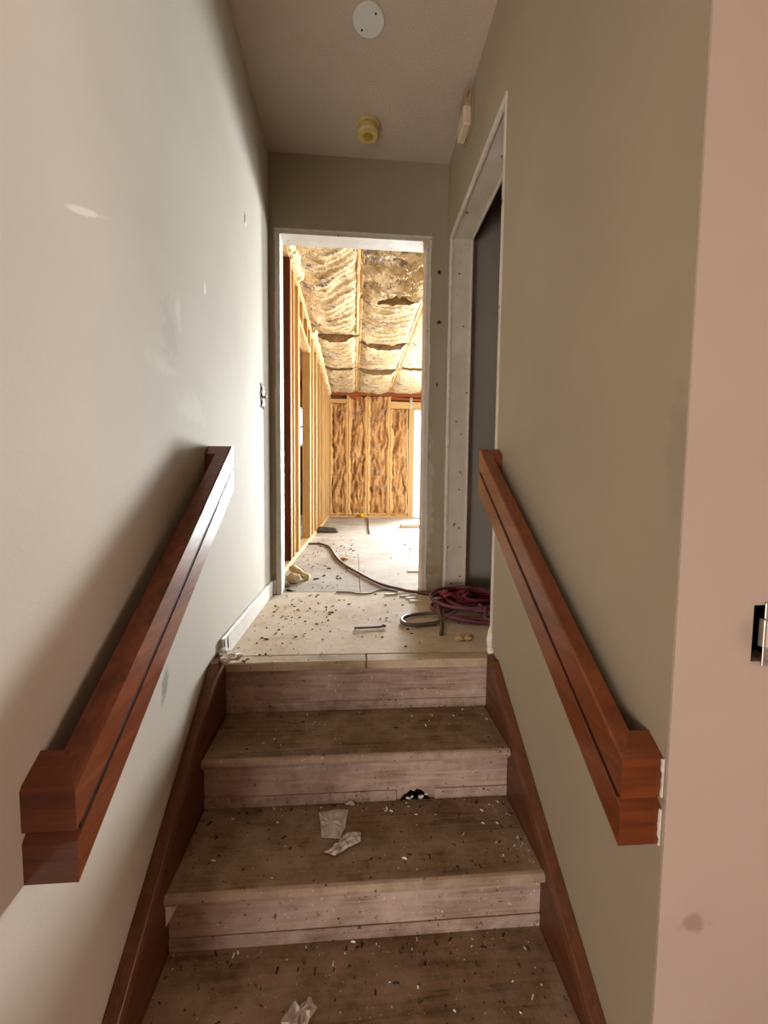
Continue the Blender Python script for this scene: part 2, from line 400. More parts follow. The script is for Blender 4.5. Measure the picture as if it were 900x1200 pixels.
riser(Y1+.02, Z2, -.035); tread(Y2, Y1+.02, Z2, M['tread'])
riser(Y2+.025, Z3, Z2-.032, True); tread(Y3, Y2+.025, Z3, M['tread'])
riser(Y3+.025, Z4, Z3-.032); tread(Y4, Y3+.025, Z4, M['tread'])
riser(Y4+.025, Z5, Z4-.032)
def skirt(x0, x1, ya, za, slope, yend, inner):
    """sloped skirt board: top edge through (ya, za)"""
    zt = lambda y: za+slope*(y-ya)
    pts = [(x0, .42, zt(.42)), (x0, ya, za), (x0, yend, za-.0), (x0, yend, -.30), (x0, .75, Z5), (x0, .42, Z5)]
    s = MB().prism(pts, (x1-x0, 0, 0)).build('stringer', M['stringer'], st)
    xa, xb = (x0, x1+.007) if inner > 0 else (x0-.007, x1)
    pts = [(xa, .42, zt(.42)+.002), (xa, ya, za+.002), (xa, ya, za-.036), (xa, .42, zt(.42)-.036)]
    MB().prism(pts, (xb-xa, 0, 0), .002).build('cap_moulding', M['stringer_cap'], s)
skirt(XL+.001, XL+.025, 1.335, .042, .737, 1.427, 1)
skirt(XR-.025, XR-.001, 1.37, .012, .722, 1.427, -1)

# ------------------------------------------------------------------ handrails
def handrail(side, wallx, xo, y0, y1, zt, slope, hh, t, label):
    s = 1 if xo > wallx else -1        # +1: rail stands to the right of its wall
    base = empty('handrail', (wallx, y0, zt-hh)); tag(base, label, 'handrail', )
    g, c = .018, .004
    sec = [(0, 0), (t, 0), (t, hh), (c, hh), (0, hh-c), (0, .55*hh), (g, .535*hh), (g, .50*hh), (0, .435*hh)]
    zf = lambda y, q: zt-hh+slope*(y-y0)+q
    X = lambda d: xo-s*d
    near = [(X(d), y0+d, zf(y0+d, q)) for d, q in sec]; far = [(X(d), y1-d, zf(y1-d, q)) for d, q in sec]
    nw = [(wallx, y0+d, zf(y0+d, q)) for d, q in sec]; fw = [(wallx, y1-d, zf(y1-d, q)) for d, q in sec]
    for name, a, b, ax in (('rail', near, far, 'y'), ('end_return', nw, near, 'x'), ('end_return', far, fw, 'x')):
        m = MB(); m.loft([a, b]); m.build(name, M['rail'][ax], base)
    fs = [(t+.0005, .06*hh), (abs(xo-wallx)-.0015, .06*hh), (abs(xo-wallx)-.0015, .52*hh), (t+.0005, .52*hh)]
    gs = [(.002, .444*hh), (.0175, .50*hh), (.0175, .534*hh), (.002, .547*hh)]
    MB().loft([[(X(d), y, zf(y, q)) for d, q in gs] for y in (y0+.012, y1-.012)]).build('groove_shade', M['groove'], base)  # dark strip that paints in the groove's shade
    MB().loft([[(X(d), y, zf(y, q)) for d, q in fs] for y in (y0+t+.001, y1-t-.001)]).build('trough_base', M['trough'], base)
    # scraped paint left along the joint with the wall
    r3 = random.Random(5)
    xa = wallx + s*.001
    if side == 'right':
        for q0, q1 in ((0, .42), (.56, 1)):
            n = 7; ps = [(xa, y0-.001, zf(y0, hh*(q0+(q1-q0)*k/n))) for k in range(n+1)]
            ps += [(xa+s*(.001+.004*r3.random()), y0-.001, zf(y0, hh*(q0+(q1-q0)*k/n))) for k in range(n, -1, -1)]
            MB().prism(ps, (0, -.003, 0)).build('paint_edge', M['plaster'], base)
    return base
handrail('left', XL, -.400, .586, 1.372, .196, .722, .146, .042, 'glossy red-brown wooden handrail with mitred ends on the left wall, its near end in shadow')
handrail('right', XR, .450, .612, 1.432, .184, .720, .153, .036, 'red-brown wooden handrail with mitred ends on the right wall, near end grain lit')

# ------------------------------------------------------------------ trims: doorways, baseboards
t1 = struct(empty('trim_1', (0, YF, 0)), 'white painted frame lining the doorway to the gutted room')
YB = YF+.105
bx('jamb', M['jamb'], -.4345, -.4165, YF-.004, YB, 0, HD, t1, .001)
bx('jamb', M['jamb'], .4025, .4205, YF-.004, YB, 0, HD, t1, .001)
bx('head', M['jamb'], -.4345, .4205, YF-.004, YB, HD, HD+.018, t1, .001)
for x0, x1 in ((-.446, -.4345), (.4205, .434)):
    m = MB(); r4 = random.Random(int(x0*1000)); zz = 0
    while zz < HD:
        l = .08+.25*r4.random(); w = .6+.4*r4.random()
        xa, xb = (x1-(x1-x0)*w, x1) if x0 < 0 else (x0, x0+(x1-x0)*w)
        m.box(xa, xb, YF-.003, YF, zz, min(zz+l, HD+.01)); zz += l
    m.build('edge_bead', M['white_trim'], t1)
m = MB(); m.box(-.446, .434, YF-.003, YF, HD+.018, HD+.030); m.build('edge_bead', M['white_trim'], t1)
t2 = struct(empty('trim_2', (XR, YJ, 0)), 'scraped painted frame lining the side doorway on the right')
XJ = XR+.125
bx('jamb', M['jamb'], XR-.004, XJ, YJ, YJ+.018, 0, 1.985, t2, .001)
bx('jamb', M['jamb'], XR-.004, XJ, YK-.018, YK, 0, 1.985, t2, .001)
bx('head', M['jamb'], XR-.004, XJ, YK-.018, YJ+.018, 1.985, 2.003, t2, .001)
bx('jamb_edge', M['jamb_wood'], XJ-.004, XJ+.006, YJ-.004, YJ+.012, .05, 1.98, t2)
bx('stop_bead', M['white_trim'], XR-.006, XR+.008, YJ-.006, YJ+.022, 0, 1.99, t2, .002)
bx('stop_bead', M['white_trim'], XJ-.016, XJ-.006, YJ-.006, YJ, 0, 1.985, t2, .001)
bx('stop_bead', M['white_trim'], XR-.006, XR+.008, YK-.02, YJ+.02, 1.979, 2.005, t2, .002)
bx('stop_bead', M['white_trim'], XJ-.016, XJ-.006, YK, YJ, 1.979, 1.985, t2, .001)
for i, (x, z) in enumerate(((.57, 1.80), (.60, 1.52), (.60, .93), (.625, 1.16), (.57, 1.0), (.595, .62), (.60, .40), (.61, .12), (.56, .08))):
    MB().lathe([(.005, -.0015), (.005, .0)], (0, 0, 0), 8)
    m = MB(); m.loft([[(x+.0045*math.cos(a*.785), YJ-yy, z+.0045*math.sin(a*.785)) for a in range(8)] for yy in (.0008, -.002)]); m.build('nail_hole', M['black'], t2)
# torn corner bead on the near edge of the side doorway
m = MB(); r5 = random.Random(11); zz = 0.0
while zz < 2.0:
    l = .05+.2*r5.random(); w = .006+.009*r5.random()
    m.box(XR-.003, XR+.003, YK-w, YK+.002, zz, min(zz+l, 2.0)); zz += l
m.build('edge_bead', M['white_trim'], t2)
m = MB(); m.blob((XR-.004, YK-.006, .055), (.010, .018, .05), .5, 2, 2); m.blob((XR-.006, YK-.02, .02), (.012, .02, .014), .6, 2, 5)
m.build('torn_plaster', M['plaster'], t2, smooth=False)
struct(bx('baseboard_left', M['white_trim'], XL, XL+.014, Y1+.015, YF, .002, .085, None, .003))
struct(bx('baseboard_end', M['white_trim'], XL+.014, -.4475, YF-.014, YF, .002, .085, None, .003))
# broken plaster lump at the top of the left skirt board
m = MB()
for k, (dx, dy, dz, r) in enumerate(((0, 0, 0, .028), (.024, .005, .006, .024), (.046, .008, .0, .018), (.012, -.025, .006, .018), (-.008, .02, .03, .018), (.035, -.012, .012, .014))):
    m.blob((XL+.022+dx, 1.412+dy, .030+dz*.5), (r, r, r*.62), .7, 2, k+1, 2.5)
tag(m.build('plaster_lump', M['chip_white'], None, (XL+.03, 1.41, .01)), 'crumbly white plaster lump at the top end of the left stair skirt', 'plaster')
# gouges at the near end of the left baseboard
m = MB()
for y, h in ((1.452, .05), (1.49, .045)): m.prism([(XL+.0142, y, .03), (XL+.0142, y+.008, .035), (XL+.0142, y+.004, .03+h), (XL+.0142, y-.004, .02+h)], (.0012, 0, 0))
m.build('nail_gouges', M['black'], bpy.data.objects['baseboard_left'])

# ------------------------------------------------------------------ electrical boxes and ceiling fittings
sw = empty('switch_box', (.69, .60, .352)); tag(sw, 'bare metal light switch without its plate in a hole in the pinkish wall', 'switch')
m = MB(); m.box(.657, .714, .645, .648, .353, .446); m.box(.657, .659, .604, .646, .353, .446); m.box(.712, .714, .604, .646, .353, .446)
m.build('box', M['black'], sw)
bx('yoke', M['steel'], .671, .706, .596, .5985, .346, .452, sw, .001)
bx('toggle_body', M['beige'], .669, .704, .589, .596, .378, .424, sw, .003)
bx('toggle', M['white_trim'], .683, .694, .583, .589, .386, .416, sw, .002)
bx('side_clip', M['steel'], .664, .669, .590, .600, .380, .426, sw, .001)
for z in (.357, .441):
    m = MB(); m.loft([[(.684+.005*math.cos(k*.785), y, z+.005*math.sin(k*.785)) for k in range(8)] for y in (.5965, .5935)]); m.build('screw', M['steel'], sw)
ws = empty('wall_box', (XL, 2.15, 1.03)); tag(ws, 'open electrical box with torn edges low on the far end of the left wall', 'switch')
bx('recess', M['black'], XL-.0, XL+.0025, 2.122, 2.182, 1.03, 1.148, ws)
bx('device', M['steel'], XL+.002, XL+.008, 2.136, 2.168, 1.04, 1.14, ws, .001)
bx('toggle', M['beige'], XL+.008, XL+.026, 2.146, 2.158, 1.078, 1.094, ws, .002)
for k in range(7): MB().blob((XL+.004, 2.12+.066*(k % 2), 1.035+.018*k), (.005, .007, .01), .6, 1, k).build('torn_edge', M['plaster'], ws)
cp = empty('ceiling_cover_plate', (.047, 1.682, 2.44)); tag(cp, 'round flat white cover plate screwed to the ceiling nearest the viewer', 'cover plate')
MB().lathe([(.062, 0), (.062, -.004), (.058, -.008), (.0, -.0085)], (.047, 1.682, 2.44), 40).build('plate', M['cover'], cp)
for dx, dy in ((-.026, .03), (.026, -.03)): MB().lathe([(.004, -.0082), (.004, -.0105), (.001, -.0105)], (.047+dx, 1.682+dy, 2.44), 10).build('screw', M['chip_dark'], cp)
lh = empty('lampholder', (.06, 2.14, 2.44)); tag(lh, 'yellowed round bulbless lampholder on the ceiling in front of the doorway', 'lampholder')
MB().lathe([(.062, 0), (.062, -.010), (.058, -.016), (.050, -.018)], (.06, 2.14, 2.44), 36).build('base', M['yellowed'], lh, smooth=False)
MB().lathe([(.051, -.0175), (.055, -.026), (.055, -.046), (.048, -.054), (.026, -.056), (.024, -.048)], (.06, 2.14, 2.44), 36).build('body', M['yellowed'], lh)
so = MB().lathe([(.0265, -.0565), (.023, -.057), (.021, -.050), (.004, -.049)], (.06, 2.14, 2.44), 24).build('socket', M['yellow_in'], lh)
for k in range(3):
    a = k*2.1+.5; MB().lathe([(.004, -.049), (.004, -.0555), (.001, -.0555)], (.06+.014*math.cos(a), 2.14+.014*math.sin(a), 2.44), 8).build('contact', M['chip_dark'], so)
ch = empty('sensor_box', (XR, 1.93, 2.25)); tag(ch, 'small beige plastic alarm box high on the right wall against the ceiling', 'alarm box')
bx('back_plate', M['beige_dk'], XR-.008, XR, 1.868, 1.985, 2.245, 2.415, ch, .002)
bx('upper_case', M['beige_dk'], XR-.040, XR-.008, 1.872, 1.975, 2.335, 2.412, ch, .004)
bx('lower_case', M['beige'], XR-.046, XR-.008, 1.870, 1.980, 2.250, 2.334, ch, .006)
m = MB(); m.prism([(XR-.034, 1.8712, 2.365), (XR-.030, 1.8712, 2.365), (XR-.020, 1.8712, 2.395), (XR-.024, 1.8712, 2.395)], (0, .002, 0)); m.build('slot', M['chip_dark'], ch)

# ------------------------------------------------------------------ gutted room: shell
wf = empty('wall_far', (0, 8.05, 0)); struct(wf, 'far stud wall of the gutted room')
m = MB()
def hole3(x0, x1, z0, z1, holes):
    xs = sorted({x0, x1, *[h[0] for h in holes], *[h[1] for h in holes]})
    for a, b in zip(xs, xs[1:]):
        hs = [h for h in holes if h[0] <= a and h[1] >= b]
        if not hs: m.box(a, b, 8.145, 8.165, z0, z1)
        else:
            if hs[0][2] > z0: m.box(a, b, 8.145, 8.165, z0, hs[0][2])
            m.box(a, b, 8.145, 8.165, hs[0][3], z1)
hole3(-3.2, 2.72, -.02, 2.75, [(-1.42, -.64, 1.40, 2.16), (1.20, 2.08, .02, 2.135)])
m.build('sheathing', M['sheath'], wf)
for x in (-.487, -.127, .254, .700): bx('stud', M['stud']['z'], x-.019, x+.019, 8.05, 8.139, .04, 2.40, wf, .002)
bx('stud', M['stud']['z'], 1.085, 1.123, 8.05, 8.139, .04, 2.16, wf, .002)
bx('stud', M['stud']['z'], 1.124, 1.180, 8.046, 8.139, .0, 2.16, wf, .002)
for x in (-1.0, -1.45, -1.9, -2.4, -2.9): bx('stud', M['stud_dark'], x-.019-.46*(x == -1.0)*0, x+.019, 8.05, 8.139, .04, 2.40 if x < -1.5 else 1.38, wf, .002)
for x in (2.12, 2.5): bx('stud', M['stud']['z'], x-.019, x+.019, 8.05, 8.139, .04, 2.40, wf, .002)
bx('bottom_plate', M['stud']['x'], -3.2, 1.18, 8.045, 8.139, 0, .04, wf, .002)
bx('top_plate', M['red_lumber'], -3.2, 2.6, 8.04, 8.139, 2.40, 2.475, wf, .003)
bx('header', M['stud']['x'], .72, 2.10, 8.044, 8.139, 2.165, 2.30, wf, .002)
bx('blocking', M['stud']['x'], -.467, -.147, 8.052, 8.139, 2.25, 2.33, wf, .002)
m = MB(); m.prism([(.72, 8.06, 2.395), (.72, 8.06, 2.345), (1.7, 8.06, 2.302), (2.1, 8.06, 2.302), (2.1, 8.06, 2.33)], (0, .05, 0)); m.build('brace', M['red_lumber'], wf)
m = MB(); m.prism([(-.108, 8.055, 2.40), (-.108, 8.055, 2.36), (.235, 8.055, 2.24), (.235, 8.055, 2.29), (.1, 8.055, 2.40)], (0, .04, 0)); m.build('brace', M['red_lumber'], wf)
bx('metal_strap', M['steel'], 1.095, 1.150, 8.036, 8.044, 2.14, 2.385, wf, .001)
# pale torn paper strip and daylight side of the last stud
m = MB(); m.grid(lambda u, v: (1.02+.05*u+.03*math.sin(v*7)*(1-u)+.02*noise.noise(Vector((v*9, u, 0))), 8.045+.03*(1-u), .08+1.7*v), 3, 26)
m.build('paper_strip', M['scrap'], wf, smooth=True, solid=.003)
# glazed door
d1 = empty('door_1', (1.64, 8.10, 0)); struct(d1, 'white glazed door with bright daylight behind in the far wall')
for a, b, c, d in ((1.185, 1.205, .0, 2.155), (2.075, 2.095, 0, 2.155)): bx('frame', M['white_door'], a, b, 8.05, 8.145, c, d, d1, .002)
bx('frame', M['white_door'], 1.205, 2.075, 8.05, 8.145, 2.12, 2.155, d1, .002)
bx('sill', M['white_door'], 1.205, 2.075, 8.04, 8.145, 0, .03, d1, .002)
lf = empty('door_leaf', (0, 0, 0)); lf.parent = d1
lf = MB()
lf.box(1.21, 1.30, 8.085, 8.125, .035, 2.115, .002); lf.box(1.98, 2.07, 8.085, 8.125, .035, 2.115, .002)
lf.box(1.30, 1.98, 8.085, 8.125, .035, .20, .002); lf.box(1.30, 1.98, 8.085, 8.125, 2.02, 2.115, .002)
bpy.data.objects.remove(bpy.data.objects['door_leaf'])
lf = lf.build('door_leaf', M['white_door'], d1)
bx('glass_pane', M['glass'], 1.30, 1.98, 8.10, 8.106, .20, 2.02, lf)
m = MB(); m.box(1.244, 1.270, 8.079, 8.085, .93, 1.12, .002); m.tube([(1.257, 8.08, 1.03), (1.257, 8.04, 1.03), (1.30, 8.035, 1.03), (1.34, 8.035, 1.03)], .008); m.build('door_handle', M['steel'], lf)
# window beyond the partition
w1 = empty('window_1', (-1.03, 8.1, 1.78)); struct(w1, 'bright two-sash window seen between the partition studs')
for a, b, c, d in ((-1.42, -1.385, 1.40, 2.16), (-.675, -.64, 1.40, 2.16), (-1.385, -.675, 1.40, 1.44), (-1.385, -.675, 2.12, 2.16)): bx('frame', M['white_door'], a, b, 8.10, 8.16, c, d, w1, .002)
bx('meeting_rail', M['greycord'], -1.385, -.675, 8.105, 8.15, 1.765, 1.795, w1, .002)
for c, d in ((1.44, 1.765), (1.795, 2.12)): bx('glass_pane', M['glass'], -1.385, -.675, 8.125, 8.13, c, d, w1)
# right wall with side window, left wall of the room beyond, roof deck
wall_with_hole('wall_far_right', M['sheath'], 'x', 2.6, 2.72, YF+.10, 8.145, -.02, 2.75, 3.4, 7.4, .50, 1.80)
struct(bx('wall_far_left', M['sheath'], -3.3, -3.2, YF, 8.145, -.02, 2.75))
struct(bx('wall_partition_end', M['hall_end'], -3.2, XL-.10, YF, YF+.10, -.02, 2.75))
struct(bx('wall_far_near', M['hall_end'], XR+.115, 2.6, YF+.10, YF+.12, -.02, 2.75))
rc = empty('ceiling_frame', (0, 5.2, 2.5)); rc.name = 'ceiling.001'; struct(rc, 'joists and deck above the gutted room')
bx('deck', M['sheath'], -3.3, 2.72, YF+.10, 8.165, 2.66, 2.75, rc)
for x in (-1.75, -1.15, -.55, .045, .685, 1.31, 1.92, 2.5): bx('joist', M['stud']['y'], x-.019, x+.019, YF+.12, 8.04, 2.475, 2.66, rc, .002)
bx('blocking', M['stud_dark'], .704, 1.291, 4.02, 4.06, 2.475, 2.62, rc, .002)

# ------------------------------------------------------------------ partition of bare studs on the left of the gutted room
pa = empty('wall_partition', (-.535, 5.2, 0)); struct(pa, 'open stud partition on the left of the gutted room')
X0, X1 = -.580, -.491
bx('bottom_plate', M['stud']['y'], X0, X1, 2.46, 8.04, 0, .038, pa, .002)
bx('top_plate', M['stud']['y'], X0, X1, 2.46, 8.04, 2.345, 2.383, pa, .002)
bx('top_plate', M['stud']['y'], X0, X1, 2.46, 8.04, 2.3845, 2.424, pa, .002)
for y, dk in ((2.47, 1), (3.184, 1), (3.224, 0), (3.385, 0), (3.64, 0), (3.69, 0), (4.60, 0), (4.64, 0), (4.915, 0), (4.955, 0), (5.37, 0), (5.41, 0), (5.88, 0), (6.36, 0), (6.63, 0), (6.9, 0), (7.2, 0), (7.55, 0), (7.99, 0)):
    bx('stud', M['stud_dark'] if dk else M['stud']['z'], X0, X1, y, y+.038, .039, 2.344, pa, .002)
bx('header', M['stud']['y'], X0, X1, 3.729, 4.599, 2.095, 2.133, pa, .002)
for y in (3.95, 4.33): bx('cripple_stud', M['stud']['z'], X0, X1, y, y+.038, 2.134, 2.344, pa, .002)
# brown wall covering of the room beyond, glimpsed through the opening
bx('batt_face', M['kraft_wall'], -3.199, -3.16, 3.0, 8.04, .04, 2.4, bpy.data.objects['wall_far_left'])

# ------------------------------------------------------------------ insulation
def ceil_batt(x0, x1, y0, y1, z, sag, seed, drop, wr, label):
    sd = Vector((seed*7.3, seed*2.1, seed*.7)); wd, ln = x1-x0, y1-y0
    def zz(u, v):
        x, y = x0+u*wd, y0+v*ln
        e = 1-abs(2*u-1)**2.6
        s = sag*e*(.55+.45*math.sin(math.pi*min(1, max(0, v))))
        curve = .22*(2*u-1)**2
        n = noise.noise(Vector((u*1.6, y*1.3, 0))+sd)
        ph = (y*1.0+curve*.8+.22*n)*26
        r = (1-abs(math.sin(ph)))**4 * 1.3+.5*math.sin(ph*.47+2*n)
        fold = abs(noise.noise(Vector((u*2.2+y*.9, y*4.2-u*1.4, 3))+sd*2))
        n3 = noise.noise(Vector((x*14, y*11, 0))+sd)
        amp = wr*min(1, 6*min(u, 1-u)+.25)
        nd = drop*e*math.exp(-v*ln/.22)
        return z-s-nd-amp*(.9*r+(2.4 if wr > .03 else 1.3)*(.35-fold)+.15*n3)
    def fn(u, v):
        vv = v
        if vv < 0:                            # near end face turned up
            k = -vv/.12; z0 = zz(u, 0)
            return (x0+u*wd, y0+.012*math.sin(k*3)+.012*noise.noise(Vector((u*7, k*3, seed))), z0+(z+.085-z0)*k)
        yy = y0+vv*ln+.02*noise.noise(Vector((u*3, seed, 0)))*(1-vv)
        return (x0+u*wd, yy, zz(u, vv))
    root = empty('insulation_batt', ((x0+x1)/2, (y0+y1)/2, z)); tag(root, label, 'insulation', 'kraft-faced batts under the ceiling joists')
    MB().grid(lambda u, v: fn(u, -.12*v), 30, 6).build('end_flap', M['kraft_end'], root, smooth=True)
    MB().grid(fn, 30, max(40, int(ln*80))).build('facing', M['kraft_ceil'], root, smooth=True)
    bx('batt_core', M['fluff'], x0+.004, x1-.004, y0+.03, y1-.01, z+.02, z+.15, root)
    for xa, s in ((x0, 1), (x1, -1)):         # stapled flange along the joist
        def ff(u, v):
            y = y0+.02+v*(ln-.03)
            return (xa-s*.018+s*u*.032+.006*noise.noise(Vector((y*6, seed, u))), y, z-.004-.012*u*(1+noise.noise(Vector((y*5, seed*2, 1))))-.006*abs(noise.noise(Vector((y*13, 2, seed)))))
        MB().grid(ff, 3, int(ln*24)).build('flange', M['flange'], root, smooth=True, solid=.002)
CB = [
 (-.50, .030, 2.50, 5.02, 2.472, .030, 1, .02, .016, 'wide kraft-faced ceiling batt, left row, nearest the doorway'),
 (-.50, .030, 5.05, 6.35, 2.472, .050, 2, .06, .018, 'ceiling batt in the left row with drooping tan front edge, middle one'),
 (-.50, .030, 6.38, 8.00, 2.472, .060, 3, .03, .018, 'ceiling batt in the left row against the far stud wall'),
 (.062, .668, 2.50, 3.98, 2.472, .035, 4, .02, .050, 'heavily crumpled ceiling batt, middle row, nearest the doorway'),
 (.062, .668, 4.03, 5.24, 2.472, .045, 5, .05, .020, 'sagging ceiling batt second from the doorway in the middle row'),
 (.062, .668, 5.28, 6.42, 2.472, .045, 6, .07, .018, 'sagging ceiling batt third from the doorway in the middle row'),
 (.062, .668, 6.46, 8.00, 2.472, .055, 7, .07, .018, 'ceiling batt in the middle row against the far stud wall'),
 (.704, 1.290, 4.08, 6.30, 2.472, .025, 8, .02, .010, 'bright flat ceiling batt, right row, nearer the doorway'),
 (.704, 1.290, 6.34, 8.00, 2.472, .030, 9, .03, .010, 'bright ceiling batt in the right row against the far stud wall'),
]
for c in CB: ceil_batt(*c)
def wall_batt(x0, x1, z0, z1, seed, label):
    sd = Vector((seed*5.1, seed*3.3, 0)); wd, h = x1-x0, z1-z0
    def fn(u, v):
        e = 1-abs(2*u-1)**3; z = z0+v*h
        wob = .035*noise.noise(Vector((z*2.3, seed, 0)))+.02*noise.noise(Vector((z*6, seed, 4)))
        n = noise.noise(Vector((u*1.5, z*1.8, 0))+sd)
        f = abs(noise.noise(Vector((u*3+z*1.1, z*2.6-u*2, 5))+sd)); f2 = abs(noise.noise(Vector((u*5-z*2, z*4+u*3, 9))+sd))
        y = 8.075-.045*e+.085*f+.06*f2-.04*n*e+.02*noise.noise(Vector((u*14, z*12, 1))+sd)
        if v < .06: y += .03*(.06-v)/.06
        return (x0+wd*(u*.94+.03)+wob*e*.6, min(8.135, y), z)
    root = empty('insulation_batt', ((x0+x1)/2, 8.09, z0)); tag(root, label, 'insulation', 'kraft-faced batts between the far studs')
    MB().grid(fn, 18, 90).build('facing', M['kraft_wall'], root, smooth=True)
    for xa, s in ((x0, 1), (x1, -1)):
        def ff(u, v):
            z = z0+v*h; wv = .038*(1+1.2*noise.noise(Vector((z*2.3, seed*3+s, 0)))+.9*noise.noise(Vector((z*8, seed*3+s, 2))))
            return (xa-s*.004+s*u*(.012+wv), 8.045+.02*u+.02*noise.noise(Vector((z*7, s, seed)))*u, z)
        MB().grid(ff, 4, 70).build('flange', M['flange'], root, smooth=True, solid=.002)
    def lip(u, v):
        x = x0+.02+u*(wd-.04); return (x, 8.048+.05*v+.01*noise.noise(Vector((x*9, v, seed))), z0+.005+.05*v+.015*noise.noise(Vector((x*7, 3, seed))))
    MB().grid(lip, 14, 4).build('bottom_flap', M['flange'], root, smooth=True, solid=.003)
wall_batt(-.466, -.148, .045, 2.24, 1, 'crumpled brown batt in the leftmost bay of the far stud wall')
wall_batt(-.106, .233, .045, 2.38, 2, 'crumpled brown batt in the second bay from the left, far stud wall')
wall_batt(.275, .679, .045, 2.39, 3, 'printed brown batt in the wide third bay of the far stud wall')
wall_batt(.721, 1.060, .045, 2.155, 4, 'torn brown batt in the bay beside the bright glazed door')
# wads of pale insulation along the top of the partition
def wad(y0, y1, seed, label, r=.045):
    pts = [(-.487+.006*noise.noise(Vector((k, seed, 0))), y0+(y1-y0)*k/14, 2.405+.02*noise.noise(Vector((k*.9, seed, 3)))) for k in range(15)]
    m = MB(); m.tube(pts, r, 14, 5)
    for v in m.bm.verts:
        n = noise.noise(v.co*14+Vector((seed, 0, 0))); n2 = noise.noise(v.co*34)
        v.co += Vector((.022*n+.010*n2, .012*n2, .03*n+.012*n2))
    tag(m.build('insulation_wad', M['fluff'], None, (-.487, (y0+y1)/2, 2.37), smooth=True), label, 'insulation')
wad(2.75, 3.60, 1, 'pale torn insulation wad on the partition top nearest the doorway', .05)
wad(4.75, 7.9, 2, 'long pale crumpled insulation roll along the partition top near the far wall')

# ------------------------------------------------------------------ things on the far room floor and the landing
def P2(lst, z): return [(x, y, z) for x, y in lst]
tag(MB().tube(P2([(-.486, 4.316), (-.359, 4.316), (-.245, 4.075), (-.162, 3.574), (-.077, 3.181), (.035, 2.862), (.128, 2.624), (.202, 2.484), (.279, 2.398), (.353, 2.336), (.45, 2.276), (.60, 2.18)], .0105), .0095).build('air_hose', M['hose'], None, (0, 3.0, 0), smooth=True), 'long brown hose trailing across the floor from the stud partition through the doorway', 'hose')
tag(MB().tube(P2([(-.10, 2.365), (-.026, 2.356), (.029, 2.326), (.089, 2.324), (.143, 2.389), (.196, 2.407), (.236, 2.386), (.275, 2.36)], .0045), .004).build('thin_cord', M['greycord'], None, (.08, 2.35, 0), smooth=True), 'thin grey cord lying at the doorway beside the white chips', 'cord')
tag(MB().tube([(.56, 1.94, .024), (.474, 1.90, .03), (.419, 1.90, .022), (.337, 1.915, .012), (.273, 1.900, .010), (.232, 1.855, .010), (.228, 1.80, .010), (.262, 1.768, .010), (.334, 1.776, .010), (.40, 1.80, .014), (.47, 1.85, .035), (.56, 1.90, .05), (.66, 1.92, .04)], .009).build('hose_loop', M['greycord'], None, (.35, 1.83, 0), smooth=True), 'grey-brown hose looping out to the left of the pink coil on the landing', 'hose')
tag(MB().tube([(.43, 2.02, .045), (.418, 1.93, .05), (.412, 1.86, .036), (.405, 1.78, .010), (.390, 1.715, .0085), (.374, 1.655, .0085)], .008).build('cord_tail', M['hose'], None, (.39, 1.75, 0), smooth=True), 'short dark cord end pointing at the viewer in front of the pink coil', 'cord')
coil = MB(); rc2 = random.Random(9)
def ring(cx, cy, rx, ry, z, n=14, tilt=0, turns=1.0, ph=0):
    return [(cx+rx*math.cos(ph+2*math.pi*turns*k/n), cy+ry*math.sin(ph+2*math.pi*turns*k/n), z+tilt*math.sin(ph+2*math.pi*turns*k/n)+.004*rc2.random()) for k in range(n+1)]
pc = empty('hose_coil', (.58, 2.0, 0)); tag(pc, 'tangled dull pink hose coil on the landing in the right side doorway', 'hose')
for cx, cy, rx, ry, z, tl, ph in ((.565, 1.99, .17, .15, .070, .012, 0), (.60, 2.03, .19, .14, .045, .01, 1), (.58, 1.93, .17, .13, .03, .008, 2), (.63, 2.02, .15, .17, .058, .014, .5), (.60, 2.0, .20, .17, .014, 0, 1.6)):
    MB().tube(ring(cx, cy, rx, ry, z, 16, tl, 1.02, ph), .0085, 8, 4).build('loop', M['pinkcord'], pc, smooth=True)
MB().tube([(.42, 1.84, .03), (.50, 1.80, .02), (.60, 1.775, .012), (.68, 1.80, .012), (.74, 1.9, .02)], .0085).build('loop', M['pinkcord'], pc, smooth=True)
MB().tube([(.60, 1.86, .075), (.63, 1.84, .05), (.61, 1.80, .03), (.64, 1.775, .02)], .0075).build('hose_end', M['pinkcord'], pc, smooth=True)
rcl = empty('cord_bundle', (.57, 2.05, 0)); tag(rcl, 'bright crimson cord bundle lying inside the pink hose coil', 'cord')
for k in range(7):
    MB().tube(ring(.575+.012*k, 2.06-.01*k, .13-.008*k, .07, .018+.009*k, 14, .008, 1.01, k*.8), .008, 8, 4).build('strand', M['redcord'], rcl, smooth=True)
MB().grid(lambda u, v: (.465+.14*u, 1.99+.15*v, .072+.014*math.sin(u*9)+.02*noise.noise(Vector((u*4, v*4, 2)))-.02*v), 14, 14).build('wrap', M['redcloth'], rcl, smooth=True, solid=.003)
tag(MB().tube([(.30, 2.345, .012), (.40, 2.315, .012), (.52, 2.26, .02), (.64, 2.22, .03), (.76, 2.20, .02)], .007).build('cord_strand', M['redcord'], None, (.5, 2.3, 0), smooth=True), 'dark red strand along the wall foot behind the coil', 'cord')
